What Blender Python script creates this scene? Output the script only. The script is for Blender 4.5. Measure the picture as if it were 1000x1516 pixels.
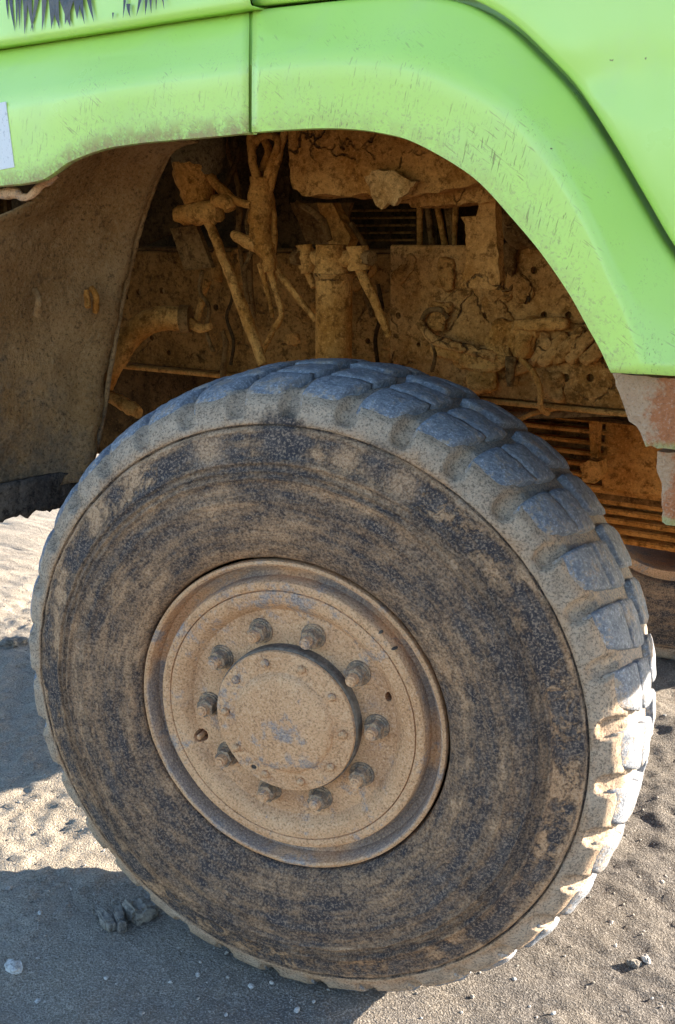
import bpy, bmesh, math, random
from mathutils import Vector, Matrix, noise
R = math.radians
random.seed(7)
scene = bpy.context.scene
for o in list(bpy.data.objects):
    bpy.data.objects.remove(o)
col = scene.collection

# ------------------------------------------------------------------ camera
G = 0.575                                   # wheel centre height above the ground
CAM = Vector((1.0757, -1.3923, 0.8535 + G))
YAW, PITCH, ROLL, FPX = 0.60516, 0.26487, -0.01005, 1613.4
_f = Vector((-math.sin(YAW) * math.cos(PITCH), math.cos(YAW) * math.cos(PITCH), -math.sin(PITCH)))
_r0 = Vector((math.cos(YAW), math.sin(YAW), 0)); _u0 = _r0.cross(_f)
_r = math.cos(ROLL) * _r0 + math.sin(ROLL) * _u0
_u = -math.sin(ROLL) * _r0 + math.cos(ROLL) * _u0
cd = bpy.data.cameras.new('camera'); cam = bpy.data.objects.new('camera', cd); col.objects.link(cam)
cam.matrix_world = Matrix(((_r.x, _u.x, -_f.x, CAM.x), (_r.y, _u.y, -_f.y, CAM.y), (_r.z, _u.z, -_f.z, CAM.z), (0, 0, 0, 1)))
cd.sensor_fit = 'HORIZONTAL'; cd.sensor_width = 36; cd.lens = 36 * FPX / 1000
cd.clip_start = 0.05; cd.clip_end = 2000
scene.camera = cam

def P(x, y, Y=None, X=None, Z=None):        # photo pixel -> world point on the plane Y=, X= or Z=
    d = _f + _r * ((x - 500) / FPX) - _u * ((y - 758) / FPX)
    if Y is not None: t = (Y - CAM.y) / d.y
    elif X is not None: t = (X - CAM.x) / d.x
    else: t = (Z - CAM.z) / d.z
    return CAM + d * t

# ------------------------------------------------------------------ light
SUN_AZ = math.atan2(0.70, 0.714); SUN_EL = R(18)
SDIR = Vector((math.sin(SUN_AZ) * math.cos(SUN_EL), math.cos(SUN_AZ) * math.cos(SUN_EL), math.sin(SUN_EL)))
world = bpy.data.worlds.new('World'); scene.world = world; world.use_nodes = True
wn = world.node_tree.nodes; wl = world.node_tree.links
bg = wn['Background']; sky = wn.new('ShaderNodeTexSky'); sky.sky_type = 'NISHITA'; sky.sun_disc = False
sky.sun_elevation = SUN_EL; sky.sun_rotation = SUN_AZ; sky.altitude = 200; sky.air_density = 1.0; sky.dust_density = 1.0; sky.ozone_density = 3.0
wl.new(sky.outputs[0], bg.inputs[0]); bg.inputs[1].default_value = 0.09
sd = bpy.data.lights.new('sun', 'SUN'); sd.energy = 4.4; sd.angle = R(0.53); sd.color = (1.0, 0.90, 0.76)
so = bpy.data.objects.new('sun', sd); col.objects.link(so); so.rotation_euler = SDIR.to_track_quat('Z', 'Y').to_euler(); so.location = SDIR * 30
vs = scene.view_settings
vs.view_transform = 'Standard'; vs.look = 'None'; vs.gamma = 1; vs.use_curve_mapping = False; vs.exposure = 2.75
scene.render.engine = 'CYCLES'
scene.cycles.max_bounces = 8; scene.cycles.diffuse_bounces = 5

# ------------------------------------------------------------------ materials
class NT:
    def __init__(s, name):
        s.m = bpy.data.materials.new(name); s.m.use_nodes = True
        s.t = s.m.node_tree; s.bsdf = s.t.nodes['Principled BSDF']
        s.tc = s.t.nodes.new('ShaderNodeTexCoord')
    def n(s, typ, **kw):
        x = s.t.nodes.new('ShaderNode' + typ)
        for k, v in kw.items(): setattr(x, k, v)
        return x
    def put(s, sock, v):
        if isinstance(v, bpy.types.NodeSocket): s.t.links.new(v, sock)
        elif v is not None: sock.default_value = v
    def co(s, scale=(1, 1, 1), kind='Object', rot=(0, 0, 0), loc=(0, 0, 0)):
        mp = s.n('Mapping'); s.put(mp.inputs[0], s.tc.outputs[kind]); mp.inputs[3].default_value = scale; mp.inputs[2].default_value = rot; mp.inputs[1].default_value = loc
        return mp.outputs[0]
    def co2(s, scale, rot):                 # rotate first, then stretch: slanted streaks
        a = s.n('Mapping'); s.put(a.inputs[0], s.tc.outputs['Object']); a.inputs[2].default_value = rot
        b = s.n('Mapping'); s.put(b.inputs[0], a.outputs[0]); b.inputs[3].default_value = scale; return b.outputs[0]
    def rnd(s, vec, k=31.0):                # shift coordinates by the object's random number
        oi = s.n('ObjectInfo'); a = s.n('VectorMath', operation='ADD'); m_ = s.n('Math', operation='MULTIPLY'); m_.inputs[1].default_value = k
        s.put(m_.inputs[0], oi.outputs['Random']); s.put(a.inputs[0], vec); s.put(a.inputs[1], m_.outputs[0]); return a.outputs[0]
    def noise(s, vec, scale, detail=4, rough=0.6, dist=0):
        x = s.n('TexNoise'); s.put(x.inputs['Vector'], vec); x.inputs['Scale'].default_value = scale; x.inputs['Detail'].default_value = detail
        x.inputs['Roughness'].default_value = rough; x.inputs['Distortion'].default_value = dist; return x.outputs[0]
    def vor(s, vec, scale, feature='F1', rand=1.0):
        x = s.n('TexVoronoi', feature=feature); s.put(x.inputs['Vector'], vec); x.inputs['Scale'].default_value = scale; x.inputs['Randomness'].default_value = rand
        return x.outputs['Distance']
    def ramp(s, v, a, b, lo=0.0, hi=1.0):
        x = s.n('MapRange', interpolation_type='SMOOTHSTEP'); s.put(x.inputs[0], v); x.inputs[1].default_value = a; x.inputs[2].default_value = b; x.inputs[3].default_value = lo; x.inputs[4].default_value = hi
        return x.outputs[0]
    def math(s, op, a, b=None):
        x = s.n('Math', operation=op); s.put(x.inputs[0], a); s.put(x.inputs[1], b); return x.outputs[0]
    def mix(s, f, a, b, mode='MIX'):
        x = s.n('Mix', data_type='RGBA', blend_type=mode); s.put(x.inputs[0], f)
        s.put(x.inputs[6], a if isinstance(a, bpy.types.NodeSocket) else (*a, 1)); s.put(x.inputs[7], b if isinstance(b, bpy.types.NodeSocket) else (*b, 1)); return x.outputs[2]
    def bump(s, h, dist, strength=1.0, prev=None):
        x = s.n('Bump'); s.put(x.inputs['Height'], h); x.inputs['Distance'].default_value = dist; x.inputs['Strength'].default_value = strength
        if prev is not None: s.put(x.inputs['Normal'], prev)
        return x.outputs[0]
    def done(s, colr, rough=0.9, normal=None, metal=0, spec=0.3, coat=0):
        s.put(s.bsdf.inputs['Base Color'], colr if isinstance(colr, bpy.types.NodeSocket) else (*colr, 1)); s.put(s.bsdf.inputs['Roughness'], rough); s.put(s.bsdf.inputs['Metallic'], metal)
        s.bsdf.inputs['Specular IOR Level'].default_value = spec; s.bsdf.inputs['Coat Weight'].default_value = coat; s.bsdf.inputs['Coat Roughness'].default_value = 0.12
        if normal is not None: s.put(s.bsdf.inputs['Normal'], normal)
        return s.m

def mat_mud(name, lo, hi, crack=0.0, grain=140, bumpd=0.011, cs=9, dark=(0.05, 0.028, 0.014)):
    t = NT(name); v = t.rnd(t.co())
    big = t.noise(v, 9, 5, .65); mid = t.noise(v, 42, 6, .75); fine = t.noise(v, grain * .8, 4, .85)
    c = t.mix(t.ramp(big, .36, .64), lo, hi)
    c = t.mix(t.ramp(mid, .5, .62, 0, .8), c, tuple(x * 0.38 for x in lo))
    c = t.mix(t.ramp(fine, .51, .66, 0, .5), c, tuple(min(1, x * 1.4) for x in hi))
    c = t.mix(t.ramp(fine, .48, .34, 0, .65), c, tuple(x * .35 for x in lo))
    h = t.math('ADD', t.math('MULTIPLY', mid, .8), t.math('MULTIPLY', fine, .35)); h = t.math('ADD', h, t.math('MULTIPLY', big, 1.2))
    if crack:
        w = t.n('VectorMath', operation='ADD'); nz = t.n('TexNoise'); t.put(nz.inputs['Vector'], v); nz.inputs['Scale'].default_value = 11; nz.inputs['Detail'].default_value = 4
        sc = t.n('VectorMath', operation='SCALE'); t.put(sc.inputs[0], nz.outputs['Color']); sc.inputs['Scale'].default_value = .16
        t.put(w.inputs[0], v); t.put(w.inputs[1], sc.outputs[0])
        e = t.vor(w.outputs[0], cs, 'DISTANCE_TO_EDGE'); m_ = t.ramp(e, .006, .030, 1, 0)
        m_ = t.math('MULTIPLY', m_, t.ramp(t.noise(v, 5, 3), .46, .58)); m_ = t.math('MULTIPLY', t.math('MULTIPLY', m_, t.ramp(mid, .36, .60)), crack)
        c = t.mix(m_, c, dark); h = t.math('SUBTRACT', h, t.math('MULTIPLY', m_, 1.6))
    return t.done(c, .97, t.bump(h, bumpd), spec=.03)

def mat_liner():
    t = NT('mud_splashed_liner'); v = t.co(); sx = t.n('SeparateXYZ'); t.put(sx.inputs[0], v)
    big = t.noise(v, 6, 5, .65); mid = t.noise(v, 34, 5, .75); fine = t.noise(v, 130, 4, .85)
    c = t.mix(t.ramp(big, .3, .7), (.31, .150, .050), (.45, .245, .098))
    rub = t.math('ADD', t.math('ADD', t.math('MULTIPLY', sx.outputs[2], -1.0), t.math('MULTIPLY', sx.outputs[1], -1.5)), t.math('ADD', t.math('MULTIPLY', t.math('SUBTRACT', big, .5), .9), t.math('MULTIPLY', t.math('SUBTRACT', mid, .5), .6)))
    c = t.mix(t.ramp(rub, .10, .50, 0, .75), c, (.135, .108, .082))
    c = t.mix(t.ramp(mid, .52, .72, 0, .5), c, (.09, .06, .035))
    c = t.mix(t.math('MULTIPLY', t.ramp(fine, .51, .68), .6), c, (.46, .29, .14)); c = t.mix(t.math('MULTIPLY', t.ramp(fine, .48, .34), .75), c, (.055, .033, .018))
    h = t.math('ADD', t.math('MULTIPLY', mid, 1.0), t.math('MULTIPLY', fine, .5))
    return t.done(c, .95, t.bump(h, .015), spec=.03)

def mat_green():
    t = NT('green_paint'); v = t.co(); uv = t.tc.outputs['UV']
    sp = t.n('SeparateXYZ'); t.put(sp.inputs[0], uv); across = sp.outputs[1]
    big = t.noise(v, 3.5, 3, .5); c = t.mix(t.ramp(big, .3, .7), (.50, .72, .130), (.545, .75, .158))
    # faded, dusty film
    film = t.noise(v, 9, 5, .65); c = t.mix(t.ramp(film, .48, .75, 0, .22), c, (.50, .60, .28))
    edge = t.ramp(across, 0.0, .16, 1, 0)           # metres from the wheel-arch lip
    # scratches and flecks, denser near the lip
    fl = t.noise(t.co2((420, 420, 34), (0, -.30, 0)), 1, 3, .6, .6); fl2 = t.noise(t.co2((36, 36, 430), (0, -.62, 0)), 1, 2, .6, .4)
    patch = t.ramp(t.noise(v, 14, 4, .7), .42, .62)
    k = t.math('MULTIPLY', t.math('MULTIPLY', t.ramp(fl, .60, .66), patch), t.ramp(across, .02, .2, 1, 0.02))
    k2 = t.math('MULTIPLY', t.math('MULTIPLY', t.ramp(fl2, .62, .67), t.ramp(t.noise(v, 11, 4, .7), .48, .62)), t.ramp(across, .03, .22, 1, .0))
    c = t.mix(t.math('MULTIPLY', k, .75), c, (.20, .16, .055)); c = t.mix(t.math('MULTIPLY', k2, .6), c, (.23, .19, .07))
    # caked dust along the lip
    d = t.math('MULTIPLY', t.ramp(across, .0, .042, 1, 0), t.ramp(t.noise(v, 55, 5, .75), .34, .60)); d = t.math('MULTIPLY', d, t.ramp(sp.outputs[0], 40, 60, .30, 1.0)); c = t.mix(t.math('MULTIPLY', d, .85), c, (.35, .21, .10))
    sh = t.math('MULTIPLY', t.ramp(across, .0, .10, 1, 0), t.ramp(t.noise(v, 190, 3, .75), .54, .66)); c = t.mix(t.math('MULTIPLY', sh, .5), c, (.30, .25, .12))
    # small rust chips anywhere
    ch = t.math('MULTIPLY', t.ramp(t.noise(v, 60, 2, .6), .74, .78), t.ramp(t.noise(v, 8, 2), .5, .62)); c = t.mix(ch, c, (.13, .07, .025))
    h = t.math('ADD', t.math('MULTIPLY', d, .7), t.math('MULTIPLY', t.noise(v, 5, 2), 1.0)); h = t.math('SUBTRACT', h, t.math('MULTIPLY', k, .15))
    return t.done(c, t.math('ADD', t.ramp(film, .3, .7, .27, .45), t.math('MULTIPLY', d, .5)), t.bump(h, .0022), spec=.4, coat=.35)

SCUFF = [(-.006, .503, .018, .050, .95), (.03, .495, .010, .04, .8), (.17, .47, .010, .045, .7), (-.33, .385, .01, .04, .5), (.40, -.25, .01, .05, .6)]
CAKED = [(-.288, .418, .012, .026, 1.0), (-.365, .336, .012, .030, 1.0), (-.459, .176, .010, .026, 1.0), (-.13, .475, .01, .05, .8), (.115, .478, .008, .032, .9), (.21, .44, .01, .04, .8)]
def mat_sidewall():
    t = NT('dusty_sidewall_rubber'); v = t.co()
    sp = t.n('SeparateXYZ'); t.put(sp.inputs[0], v)
    rad = t.math('SQRT', t.math('ADD', t.math('MULTIPLY', sp.outputs[0], sp.outputs[0]), t.math('MULTIPLY', sp.outputs[2], sp.outputs[2])))
    big = t.noise(v, 6.5, 6, .7, .5); mid = t.noise(v, 30, 7, .8); fine = t.noise(v, 150, 4, .85); speck = t.noise(v, 250, 2, .75)
    dust = t.math('ADD', t.math('ADD', t.math('MULTIPLY', big, .75), t.math('MULTIPLY', mid, .8)), t.math('MULTIPLY', fine, .7))
    zone = t.math('ADD', t.ramp(rad, .505, .53, 0, .55), t.ramp(rad, .36, .30, 0, .06))   # mud caked on the shoulder
    zone = t.math('ADD', zone, t.math('MULTIPLY', t.ramp(rad, .455, .475), t.ramp(t.noise(v, 12, 4, .7), .45, .66, -.12, .24)))
    zone = t.math('SUBTRACT', zone, t.math('MULTIPLY', t.ramp(t.noise(v, 3.1, 2), .5, .66), .14))
    band = t.math('MULTIPLY', t.ramp(rad, .468, .474), t.ramp(rad, .514, .508)); pt_ = t.math('MULTIPLY', t.ramp(t.noise(v, 22, 5, .75, .6), .47, .60), t.ramp(t.noise(v, 3.0, 2), .42, .58))
    zone = t.math('ADD', zone, t.math('MULTIPLY', band, t.math('SUBTRACT', t.math('MULTIPLY', pt_, .50), .10)))
    pol = t.n('CombineXYZ'); t.put(pol.inputs[0], t.math('MULTIPLY', t.math('DIVIDE', sp.outputs[0], rad), 2.6)); t.put(pol.inputs[1], t.math('MULTIPLY', t.math('DIVIDE', sp.outputs[2], rad), 2.6)); t.put(pol.inputs[2], t.math('MULTIPLY', rad, 46))
    strk = t.noise(pol.outputs[0], 1.0, 5, .7); zone = t.math('ADD', zone, t.math('MULTIPLY', t.math('SUBTRACT', strk, .5), 1.25))
    f = t.ramp(t.math('ADD', dust, zone), 0.88, 1.40)
    tan = t.mix(t.noise(v, 9, 3), (.36, .188, .088), (.48, .290, .160))
    tan = t.mix(t.ramp(t.math('ADD', rad, t.math('MULTIPLY', t.math('SUBTRACT', big, .5), .10)), .515, .545), tan, t.mix(t.ramp(mid, .40, .62), (.43, .315, .215), (.30, .215, .145))); tan = t.mix(t.ramp(rad, .572, .582), tan, (.27, .235, .20))
    blk = t.mix(t.ramp(mid, .4, .65), (.048, .040, .040), (.13, .10, .082))
    def spot(px_, pz_, r0, r1, amt):
        d2 = t.math('SQRT', t.math('ADD', t.math('POWER', t.math('SUBTRACT', sp.outputs[0], px_), 2.0), t.math('POWER', t.math('SUBTRACT', sp.outputs[2], pz_), 2.0)))
        return t.ramp(t.math('ADD', d2, t.math('MULTIPLY', t.math('SUBTRACT', mid, .5), .10)), r0, r1, amt, 0)
    f = t.math('MULTIPLY', f, t.math('SUBTRACT', 1.0, t.math('MULTIPLY', t.math('MULTIPLY', t.ramp(rad, .5203, .5215), t.ramp(rad, .5250, .5236)), t.ramp(mid, .40, .56, 1.0, .35))))
    for s_ in SCUFF: f = t.math('MULTIPLY', f, t.math('SUBTRACT', 1.0, spot(*s_)))
    for s_ in CAKED: f = t.math('MAXIMUM', f, spot(*s_))
    c = t.mix(f, blk, tan)
    c = t.mix(t.math('MULTIPLY', t.ramp(speck, .50, .64), .40), c, (.58, .38, .235)); c = t.mix(t.math('MULTIPLY', t.ramp(speck, .49, .37), .52), c, (.028, .021, .020))
    h = t.math('ADD', t.math('MULTIPLY', fine, .5), t.math('ADD', t.math('MULTIPLY', mid, .8), t.math('ADD', t.math('MULTIPLY', f, .7), t.math('MULTIPLY', strk, .8))))
    return t.done(c, .92, t.bump(h, .0035), spec=.2)

def mat_tread():
    t = NT('worn_tread_rubber'); v = t.rnd(t.co(), 17)
    big = t.noise(v, 14, 5, .7); fine = t.noise(v, 170, 4, .85); mid = t.noise(v, 60, 5, .75)
    c = t.mix(t.ramp(mid, .35, .65), (.165, .175, .195), (.265, .270, .282))
    c = t.mix(t.ramp(t.math('ADD', t.math('MULTIPLY', big, .6), t.math('MULTIPLY', mid, .4)), .50, .62, 0, .75), c, (.38, .275, .18))
    sy = t.n('SeparateXYZ'); t.put(sy.inputs[0], t.co()); dpt = t.math('ABSOLUTE', t.math('SUBTRACT', sy.outputs[1], .205))
    fl = t.ramp(t.math('ADD', dpt, t.math('MULTIPLY', t.math('SUBTRACT', mid, .5), .10)), .160, .172); c = t.mix(fl, c, (.40, .30, .21))
    c = t.mix(t.math('MULTIPLY', t.ramp(fine, .51, .67), .6), c, (.56, .58, .62)); c = t.mix(t.math('MULTIPLY', t.ramp(fine, .48, .34), .65), c, (.075, .085, .11))
    h = t.math('ADD', fine, t.math('MULTIPLY', mid, 1.6))
    return t.done(c, .85, t.bump(h, .003), spec=.3)

def mat_rim():
    t = NT('mud_dusted_wheel_steel'); v = t.rnd(t.co(), 3)
    big = t.noise(v, 8, 5, .65); mid = t.noise(v, 42, 6, .8); fine = t.noise(v, 250, 2, .75)
    c = t.mix(t.ramp(big, .3, .7), (.52, .262, .118), (.63, .350, .175))
    g = t.ramp(t.math('ADD', t.math('MULTIPLY', t.noise(v, 13, 6, .75), .75), t.math('MULTIPLY', mid, .35)), .575, .68, 0, .8)
    c = t.mix(g, c, (.22, .21, .205))
    vv = t.co(); sx = t.n('SeparateXYZ'); t.put(sx.inputs[0], vv); rad = t.math('SQRT', t.math('ADD', t.math('MULTIPLY', sx.outputs[0], sx.outputs[0]), t.math('MULTIPLY', sx.outputs[2], sx.outputs[2])))
    gut = t.math('MULTIPLY', t.math('MULTIPLY', t.ramp(rad, .252, .258), t.ramp(rad, .286, .281)), t.ramp(t.noise(vv, 4.2, 3, .6), .42, .56)); c = t.mix(t.math('MULTIPLY', gut, .75), c, (.19, .175, .165))
    rst = t.math('MULTIPLY', t.math('MULTIPLY', t.ramp(rad, .135, .15), t.ramp(rad, .215, .19)), t.ramp(t.noise(vv, 10, 4, .7), .40, .62)); c = t.mix(t.math('MULTIPLY', rst, .6), c, (.42, .215, .105))
    r_ = t.ramp(t.noise(v, 17, 3, .6, .5), .60, .74, 0, .55); c = t.mix(r_, c, (.36, .19, .10))
    c = t.mix(t.math('MULTIPLY', t.ramp(fine, .51, .68), .5), c, (.74, .49, .29)); c = t.mix(t.math('MULTIPLY', t.ramp(fine, .48, .34), .6), c, (.15, .08, .04))
    h = t.math('ADD', t.math('MULTIPLY', fine, .45), t.math('MULTIPLY', mid, .9))
    return t.done(c, .88, t.bump(h, .003), spec=.25)

def mat_ground():
    t = NT('dry_dirt'); v = t.co()
    big = t.noise(v, .9, 4, .6); mid = t.noise(v, 6, 6, .7); m2 = t.noise(v, 34, 6, .8); fine = t.noise(v, 240, 2, .75); sp = t.noise(v, 120, 2, .7)
    sx = t.n('SeparateXYZ'); t.put(sx.inputs[0], v)
    side = t.ramp(t.math('ADD', t.math('SUBTRACT', sx.outputs[0], t.math('MULTIPLY', sx.outputs[1], .15)), t.math('MULTIPLY', t.math('SUBTRACT', mid, .5), .5)), -.9, .15)   # sandier behind the wheel, greyer trodden dirt in front
    c = t.mix(side, (.345, .290, .222), (.150, .130, .112))
    c = t.mix(t.ramp(mid, .38, .66, .55, 0), c, (.20, .165, .125))
    c = t.mix(t.ramp(m2, .52, .75, 0, .5), c, (.44, .37, .285)); c = t.mix(t.ramp(sp, .60, .72, 0, .8), c, (.115, .095, .075)); c = t.mix(t.ramp(sp, .36, .28, 0, .6), c, (.50, .46, .40))
    c = t.mix(t.math('MULTIPLY', t.ramp(fine, .51, .66), .6), c, (.50, .44, .37)); c = t.mix(t.math('MULTIPLY', t.ramp(fine, .48, .34), .65), c, (.075, .062, .05))
    c = t.mix(t.ramp(t.math('ADD', sx.outputs[0], t.math('MULTIPLY', t.math('SUBTRACT', mid, .5), .4)), .0, .4), c, (.66, .67, .69), 'MULTIPLY')
    h = t.math('ADD', t.math('MULTIPLY', fine, .55), t.math('ADD', t.math('MULTIPLY', m2, 1.0), t.math('MULTIPLY', sp, .35)))
    return t.done(c, .95, t.bump(h, .009), spec=.15)

def mat_rust():
    t = NT('rusty_muddy_steel'); v = t.co(); sx = t.n('SeparateXYZ'); t.put(sx.inputs[0], v)
    n1 = t.noise(v, 22, 5, .7); fine = t.noise(v, 240, 3, .8)
    c = t.mix(t.ramp(n1, .3, .7), (.42, .245, .135), (.50, .325, .19))
    ru = t.ramp(t.math('ADD', sx.outputs[0], t.math('MULTIPLY', t.math('SUBTRACT', n1, .5), .16)), -.035, -.012); c = t.mix(t.math('MULTIPLY', ru, .9), c, (.40, .13, .045))
    gr = t.ramp(t.math('ADD', sx.outputs[2], t.math('MULTIPLY', t.math('SUBTRACT', n1, .5), .03)), -.036, -.046); c = t.mix(t.math('MULTIPLY', gr, .55), c, (.36, .40, .14))
    c = t.mix(t.math('MULTIPLY', t.ramp(fine, .52, .7), .5), c, (.52, .40, .28)); c = t.mix(t.math('MULTIPLY', t.ramp(fine, .46, .3), .55), c, (.12, .07, .04))
    return t.done(c, .9, t.bump(t.math('ADD', fine, t.math('MULTIPLY', n1, 2)), .004), spec=.15)

def mat_plain(name, c, rough=.6, spec=.3, sc=120, amp=.35):
    t = NT(name); v = t.rnd(t.co()); n1 = t.noise(v, sc, 4, .7); n2 = t.noise(v, 12, 4, .6)
    k = t.mix(t.ramp(n1, .35, .65), tuple(x * (1 - amp) for x in c), tuple(min(1, x * (1 + amp)) for x in c)); k = t.mix(t.ramp(n2, .45, .7, 0, .3), k, (.3, .22, .15))
    return t.done(k, rough, t.bump(n1, .002), spec=spec)

def mat_nut():
    t = NT('grimy_dusty_nut'); v = t.rnd(t.co()); n1 = t.noise(v, 90, 5, .75); f = t.noise(v, 330, 3, .8)
    c = t.mix(t.ramp(n1, .44, .58), (.20, .145, .10), (.44, .275, .155)); c = t.mix(t.ramp(f, .52, .7, 0, .5), c, (.52, .42, .33)); c = t.mix(t.ramp(f, .46, .3, 0, .55), c, (.07, .055, .045))
    return t.done(c, .8, t.bump(t.math('ADD', n1, t.math('MULTIPLY', f, .4)), .003), spec=.05)

def mat_sticker():
    t = NT('worn_white_sticker'); v = t.co(); n1 = t.noise(v, 140, 4, .8)
    c = t.mix(t.ramp(n1, .56, .66, 0, .7), (.74, .70, .66), (.40, .37, .36)); return t.done(c, .5)

M = dict(green=mat_green(), side=mat_sidewall(), tread=mat_tread(), rim=mat_rim(), ground=mat_ground(), rust=mat_rust(),
         mud=mat_mud('dried_brown_mud', (.40, .145, .025), (.60, .26, .062), 0.0), mudc=mat_mud('cracked_brown_mud', (.34, .125, .024), (.54, .235, .062), .8),
         mudd=mat_mud('dark_muddy_metal', (.15, .062, .016), (.25, .118, .036), 0), pale=mat_mud('pale_flaking_mud', (.48, .22, .062), (.66, .36, .13), 0, grain=200),
         liner=mat_liner(), flap=mat_mud('sooty_flap_rubber', (.055, .045, .04), (.13, .10, .075), 0, grain=150, bumpd=.009),
         clod=mat_mud('dry_earth_clod', (.17, .15, .13), (.26, .23, .19), 0, grain=120), stone=mat_plain('pale_stone', (.38, .36, .33), .85, .2), pebble=mat_plain('pebble', (.28, .25, .215), .9, .15, sc=45, amp=.65),
         gasket=mat_plain('grimy_flange', (.15, .115, .085), .85, .1), shadek=mat_mud('metal_with_painted_shade', (.045, .021, .007), (.10, .048, .016), 0), mudq=mat_mud('darker_mud_filmed_rail', (.20, .078, .016), (.36, .15, .036), .35, cs=6), mudr=mat_mud('mud_filmed_rail', (.33, .12, .022), (.52, .215, .05), .35, cs=6), dark=mat_plain('dark_oily_metal', (.030, .024, .020), .7), grey=mat_mud('dusty_grey_metal', (.13, .078, .032), (.22, .135, .06), 0), black=mat_plain('black_vinyl', (.055, .06, .066), .5, .4, amp=.2),  # near-black metal: shade of the wheel well painted into its base colour
         sticker=mat_sticker(), iron=mat_nut())

# ------------------------------------------------------------------ helpers
def obj(name, verts, faces, mat, parent=None, smooth=True, uv=None, local=False, label=None, pw=None):
    """one mesh object; verts in world metres (or in the parent's axes when local)"""
    me = bpy.data.meshes.new(name)
    c = Vector((0, 0, 0))
    vv = [Vector(v) for v in verts]
    if not local:
        lo = Vector([min(v[i] for v in vv) for i in range(3)]); hi = Vector([max(v[i] for v in vv) for i in range(3)]); c = (lo + hi) / 2
        vv = [v - c for v in vv]
    me.from_pydata([v[:] for v in vv], [], faces); me.materials.append(M[mat]); me.update()
    if uv:
        ul = me.uv_layers.new(name='UVMap')
        for l in me.loops: ul.data[l.index].uv = uv[l.vertex_index]
    for p_ in me.polygons: p_.use_smooth = smooth
    o = bpy.data.objects.new(name, me); col.objects.link(o)
    if parent is not None:
        o.parent = parent
        o.location = (c - wl_(parent)) if not local else (0, 0, 0)
    else: o.location = c
    if label: o['label'] = label
    return o
def wl_(o):
    v = Vector(o.location)
    while o.parent: o = o.parent; v += Vector(o.location)
    return v
def sharp(o, ang=35):
    b = bmesh.new(); b.from_mesh(o.data)
    for e in b.edges:
        if len(e.link_faces) == 2 and e.calc_face_angle(0) > R(ang): e.smooth = False
    b.to_mesh(o.data); b.free(); return o
def frombm(name, b, mat, parent=None, **kw):
    b.normal_update(); b.verts.index_update()
    vs_ = [v.co.copy() for v in b.verts]; fs = [[v.index for v in f.verts] for f in b.faces]; b.free()
    return obj(name, vs_, fs, mat, parent, **kw)
def lump(b, amp, sc, seed=0):
    b.normal_update(); s = Vector((seed * 3.1, seed * 1.7, seed))
    for v in b.verts:
        n_ = noise.fractal(v.co * sc + s, 1.0, 2.0, 4); v.co += v.normal * (amp * n_)
def box(name, c, size, mat, parent, rot=(0, 0, 0), bev=.004, lumpy=0, lsc=20, cuts=0, seed=0):
    b = bmesh.new(); bmesh.ops.create_cube(b, size=1)
    if bev: 
        for v in b.verts: v.co = Vector([v.co[i] * size[i] for i in range(3)])
        bmesh.ops.bevel(b, geom=list(b.edges), offset=bev, segments=2, affect='EDGES')
    else:
        for v in b.verts: v.co = Vector([v.co[i] * size[i] for i in range(3)])
    if cuts: bmesh.ops.subdivide_edges(b, edges=list(b.edges), cuts=cuts, use_grid_fill=True)
    from mathutils import Euler
    m_ = Euler(rot).to_matrix()
    for v in b.verts: v.co = m_ @ v.co + Vector(c)
    if lumpy: lump(b, lumpy, lsc, seed)
    return sharp(frombm(name, b, mat, parent), 50)
def catmull(pts, n):
    pts = [Vector(p_) for p_ in pts]; out = []
    q = [pts[0] * 2 - pts[1]] + pts + [pts[-1] * 2 - pts[-2]]
    for i in range(len(pts) - 1):
        a, b, c, d = q[i:i + 4]
        for k in range(n):
            t = k / n
            out.append((b * 2 + (c - a) * t + (a * 2 - b * 5 + c * 4 - d) * t * t + (b * 3 - a - c * 3 + d) * t ** 3) / 2)
    out.append(pts[-1]); return out
def tube(name, pts, rad, mat, parent, seg=12, n=6, lumpy=0, lsc=40, straight=False, seed=0, squash=1.0):
    if lumpy: lumpy *= .85; n = max(n, 9); seg = max(seg, 12)
    rads = rad if isinstance(rad, (list, tuple)) else [rad] * len(pts)
    q = [Vector(p_) for p_ in pts] if straight and len(pts) == 2 and not lumpy else catmull(pts, n)
    m_ = len(q); V = []; F = []
    up = Vector((0.13, .31, .94))
    for i, c in enumerate(q):
        s = i / (m_ - 1) * (len(rads) - 1); j = min(int(s), len(rads) - 2); r_ = rads[j] + (rads[j + 1] - rads[j]) * (s - j)
        d = (q[min(i + 1, m_ - 1)] - q[max(i - 1, 0)]).normalized(); a = d.cross(up)
        if a.length < .05: a = d.cross(Vector((1, 0, 0)))
        a.normalize(); bb = d.cross(a).normalized()
        for k in range(seg):
            t = 2 * math.pi * k / seg; dirv = a * math.cos(t) + bb * math.sin(t) * squash; p_ = c + dirv * r_
            if lumpy: p_ += dirv * lumpy * noise.fractal(p_ * lsc + Vector((seed, seed, seed)), 1, 2, 4)
            V.append(p_)
    for i in range(m_ - 1):
        for k in range(seg): F.append((i * seg + k, i * seg + (k + 1) % seg, (i + 1) * seg + (k + 1) % seg, (i + 1) * seg + k))
    F.append(tuple(range(seg))[::-1]); F.append(tuple((m_ - 1) * seg + k for k in range(seg)))
    return sharp(obj(name, V, F, mat, parent), 60)
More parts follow.
